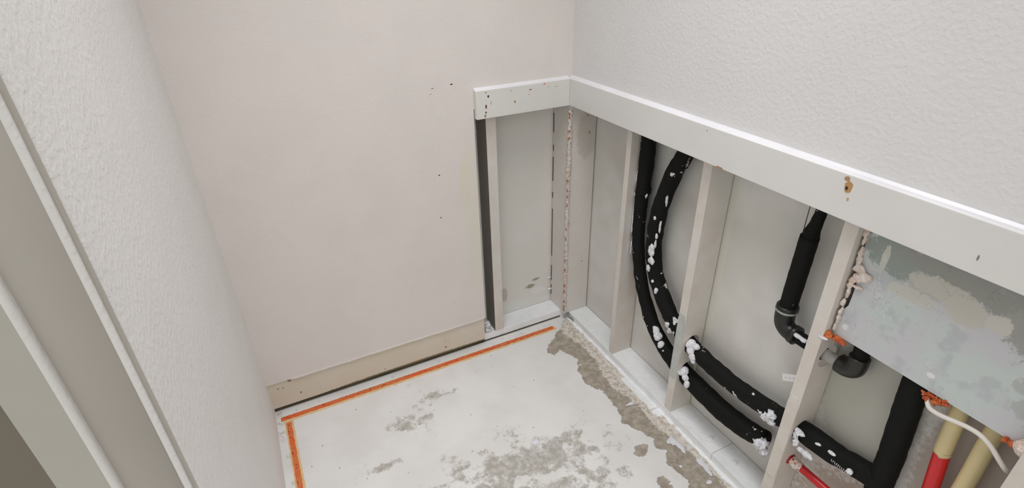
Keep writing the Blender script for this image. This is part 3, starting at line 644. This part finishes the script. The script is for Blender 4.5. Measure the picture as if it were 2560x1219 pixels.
for y, z, ry, rz in ((-1.243,0.622,0.006,0.004),(-1.250,0.618,0.006,0.008),(-1.262,0.620,0.006,0.010),(-1.270,0.622,0.006,0.008),(-1.256,0.626,0.010,0.004),(-1.277,0.628,0.006,0.005)):
    blob(b, (0.026, y, z), (0.006, ry, rz), 3, 0.7, 190)
o = obj('orange_sealant', b, M_ORANGE, t, True); o['label'] = 'ragged orange sealant round the cable'
for y in (-1.375, -1.383, -1.392):
    b = BM(); blob(b, (0.022, y, 0.631), (0.006, 0.006, 0.007), 3, 0.4, 150); obj('orange_sealant', b, M_ORANGE, t, True)
b = BM(); blob(b, (0.012,-1.398,0.640), (0.012,0.012,0.016), 3, 0.3, 90); o = obj('white_sealant', b, M_PINK, t, True)

# ---------------------------------------------------------------- orange lines on the floor
def strip(p0, p1, wid, z, th, jag, seed):
    b = BM(); a, c = Vector((*p0, 0)), Vector((*p1, 0)); d = (c-a); L = d.length; d.normalize(); n = Vector((-d.y, d.x, 0))
    N = max(8, int(L/0.006)); prev = None
    for i in range(N+1):
        p = a+d*L*i/N
        l = wid/2+jag*noise.noise(Vector((i*0.37, seed, 0))); r_ = wid/2+jag*noise.noise(Vector((i*0.41, seed+9, 0)))
        q = [p+n*l+Vector((0, 0, z)), p+n*l+Vector((0, 0, z+th)), p-n*r_+Vector((0, 0, z+th)), p-n*r_+Vector((0, 0, z))]
        vs = [b.verts.new(v) for v in q]
        if prev:
            for k in range(4): b.faces.new((prev[k], prev[(k+1) % 4], vs[(k+1) % 4], vs[k]))
        else: b.faces.new(vs)
        prev = vs
    b.faces.new(prev[::-1]); return b
t = thing('marking_tape', (-0.63, -0.053, 0), 'long orange line on the floor parallel to the back wall', 'marking line', 'orange floor lines')
obj('pale_border', strip((-1.160, -0.0570), (-0.085, -0.0570), 0.0290, 0.0, 0.0006, 0.003, 1), M_TAPEEDGE, t)
obj('orange_stripe', strip((-1.166, -0.0525), (-0.094, -0.0535), 0.0180, 0.0006, 0.0007, 0.002, 2), M_TAPE, t)
t = thing('marking_tape', (-1.14, -0.4, 0), 'orange line on the floor along the left wall, running towards the viewer', 'marking line', 'orange floor lines')
obj('pale_border', strip((-1.143, -0.072), (-1.137, -0.95), 0.0275, 0.0, 0.0006, 0.002, 3), M_TAPEEDGE, t)
obj('orange_stripe', strip((-1.144, -0.076), (-1.138, -0.95), 0.0160, 0.0006, 0.0007, 0.002, 4), M_TAPE, t)

# loose flakes on the floor
flk = [(-0.075,-0.545,0.016,0.006,'long narrow white flake on the brown floor strip, beside the stud with the nail plate'),
       (-0.052,-0.735,0.016,0.014,'largest white flake on the brown floor strip, left of the plate screws'),
       (-0.046,-0.768,0.008,0.020,'slim white flake trailing just below the largest one on the brown strip'),
       (-0.030,-0.85,0.008,0.03,'long white flake hugging the right bottom plate near the bottom edge of the photo'),
       (-0.060,-0.90,0.010,0.006,'tiny white flake on the brown strip at the bottom edge of the photo'),
       (-0.098,-0.755,0.006,0.005,'tiny flake at the outer edge of the brown strip, opposite the largest flake'),
       (-0.095,-0.82,0.005,0.005,'small round flake on the brown strip near the lower grey floor patch'),
       (-0.44,-0.535,0.016,0.009,'lone white plaster flake in the middle of the pale floor'),
       (-0.12,-0.30,0.004,0.004,'pinhead-sized flake on the brown strip closest to the room corner')]
for i, (x, y, rx, ry, lab) in enumerate(flk):
    b = BM(); blob(b, (0, 0, 0), (rx, ry, 0.0022), 3, 0.6, 70+i*5)
    o = obj('plaster_flake', b, M_FOAM); o.location = (x, y, 0.0005)
    tag(o, lab, 'flake', 'white plaster flakes')
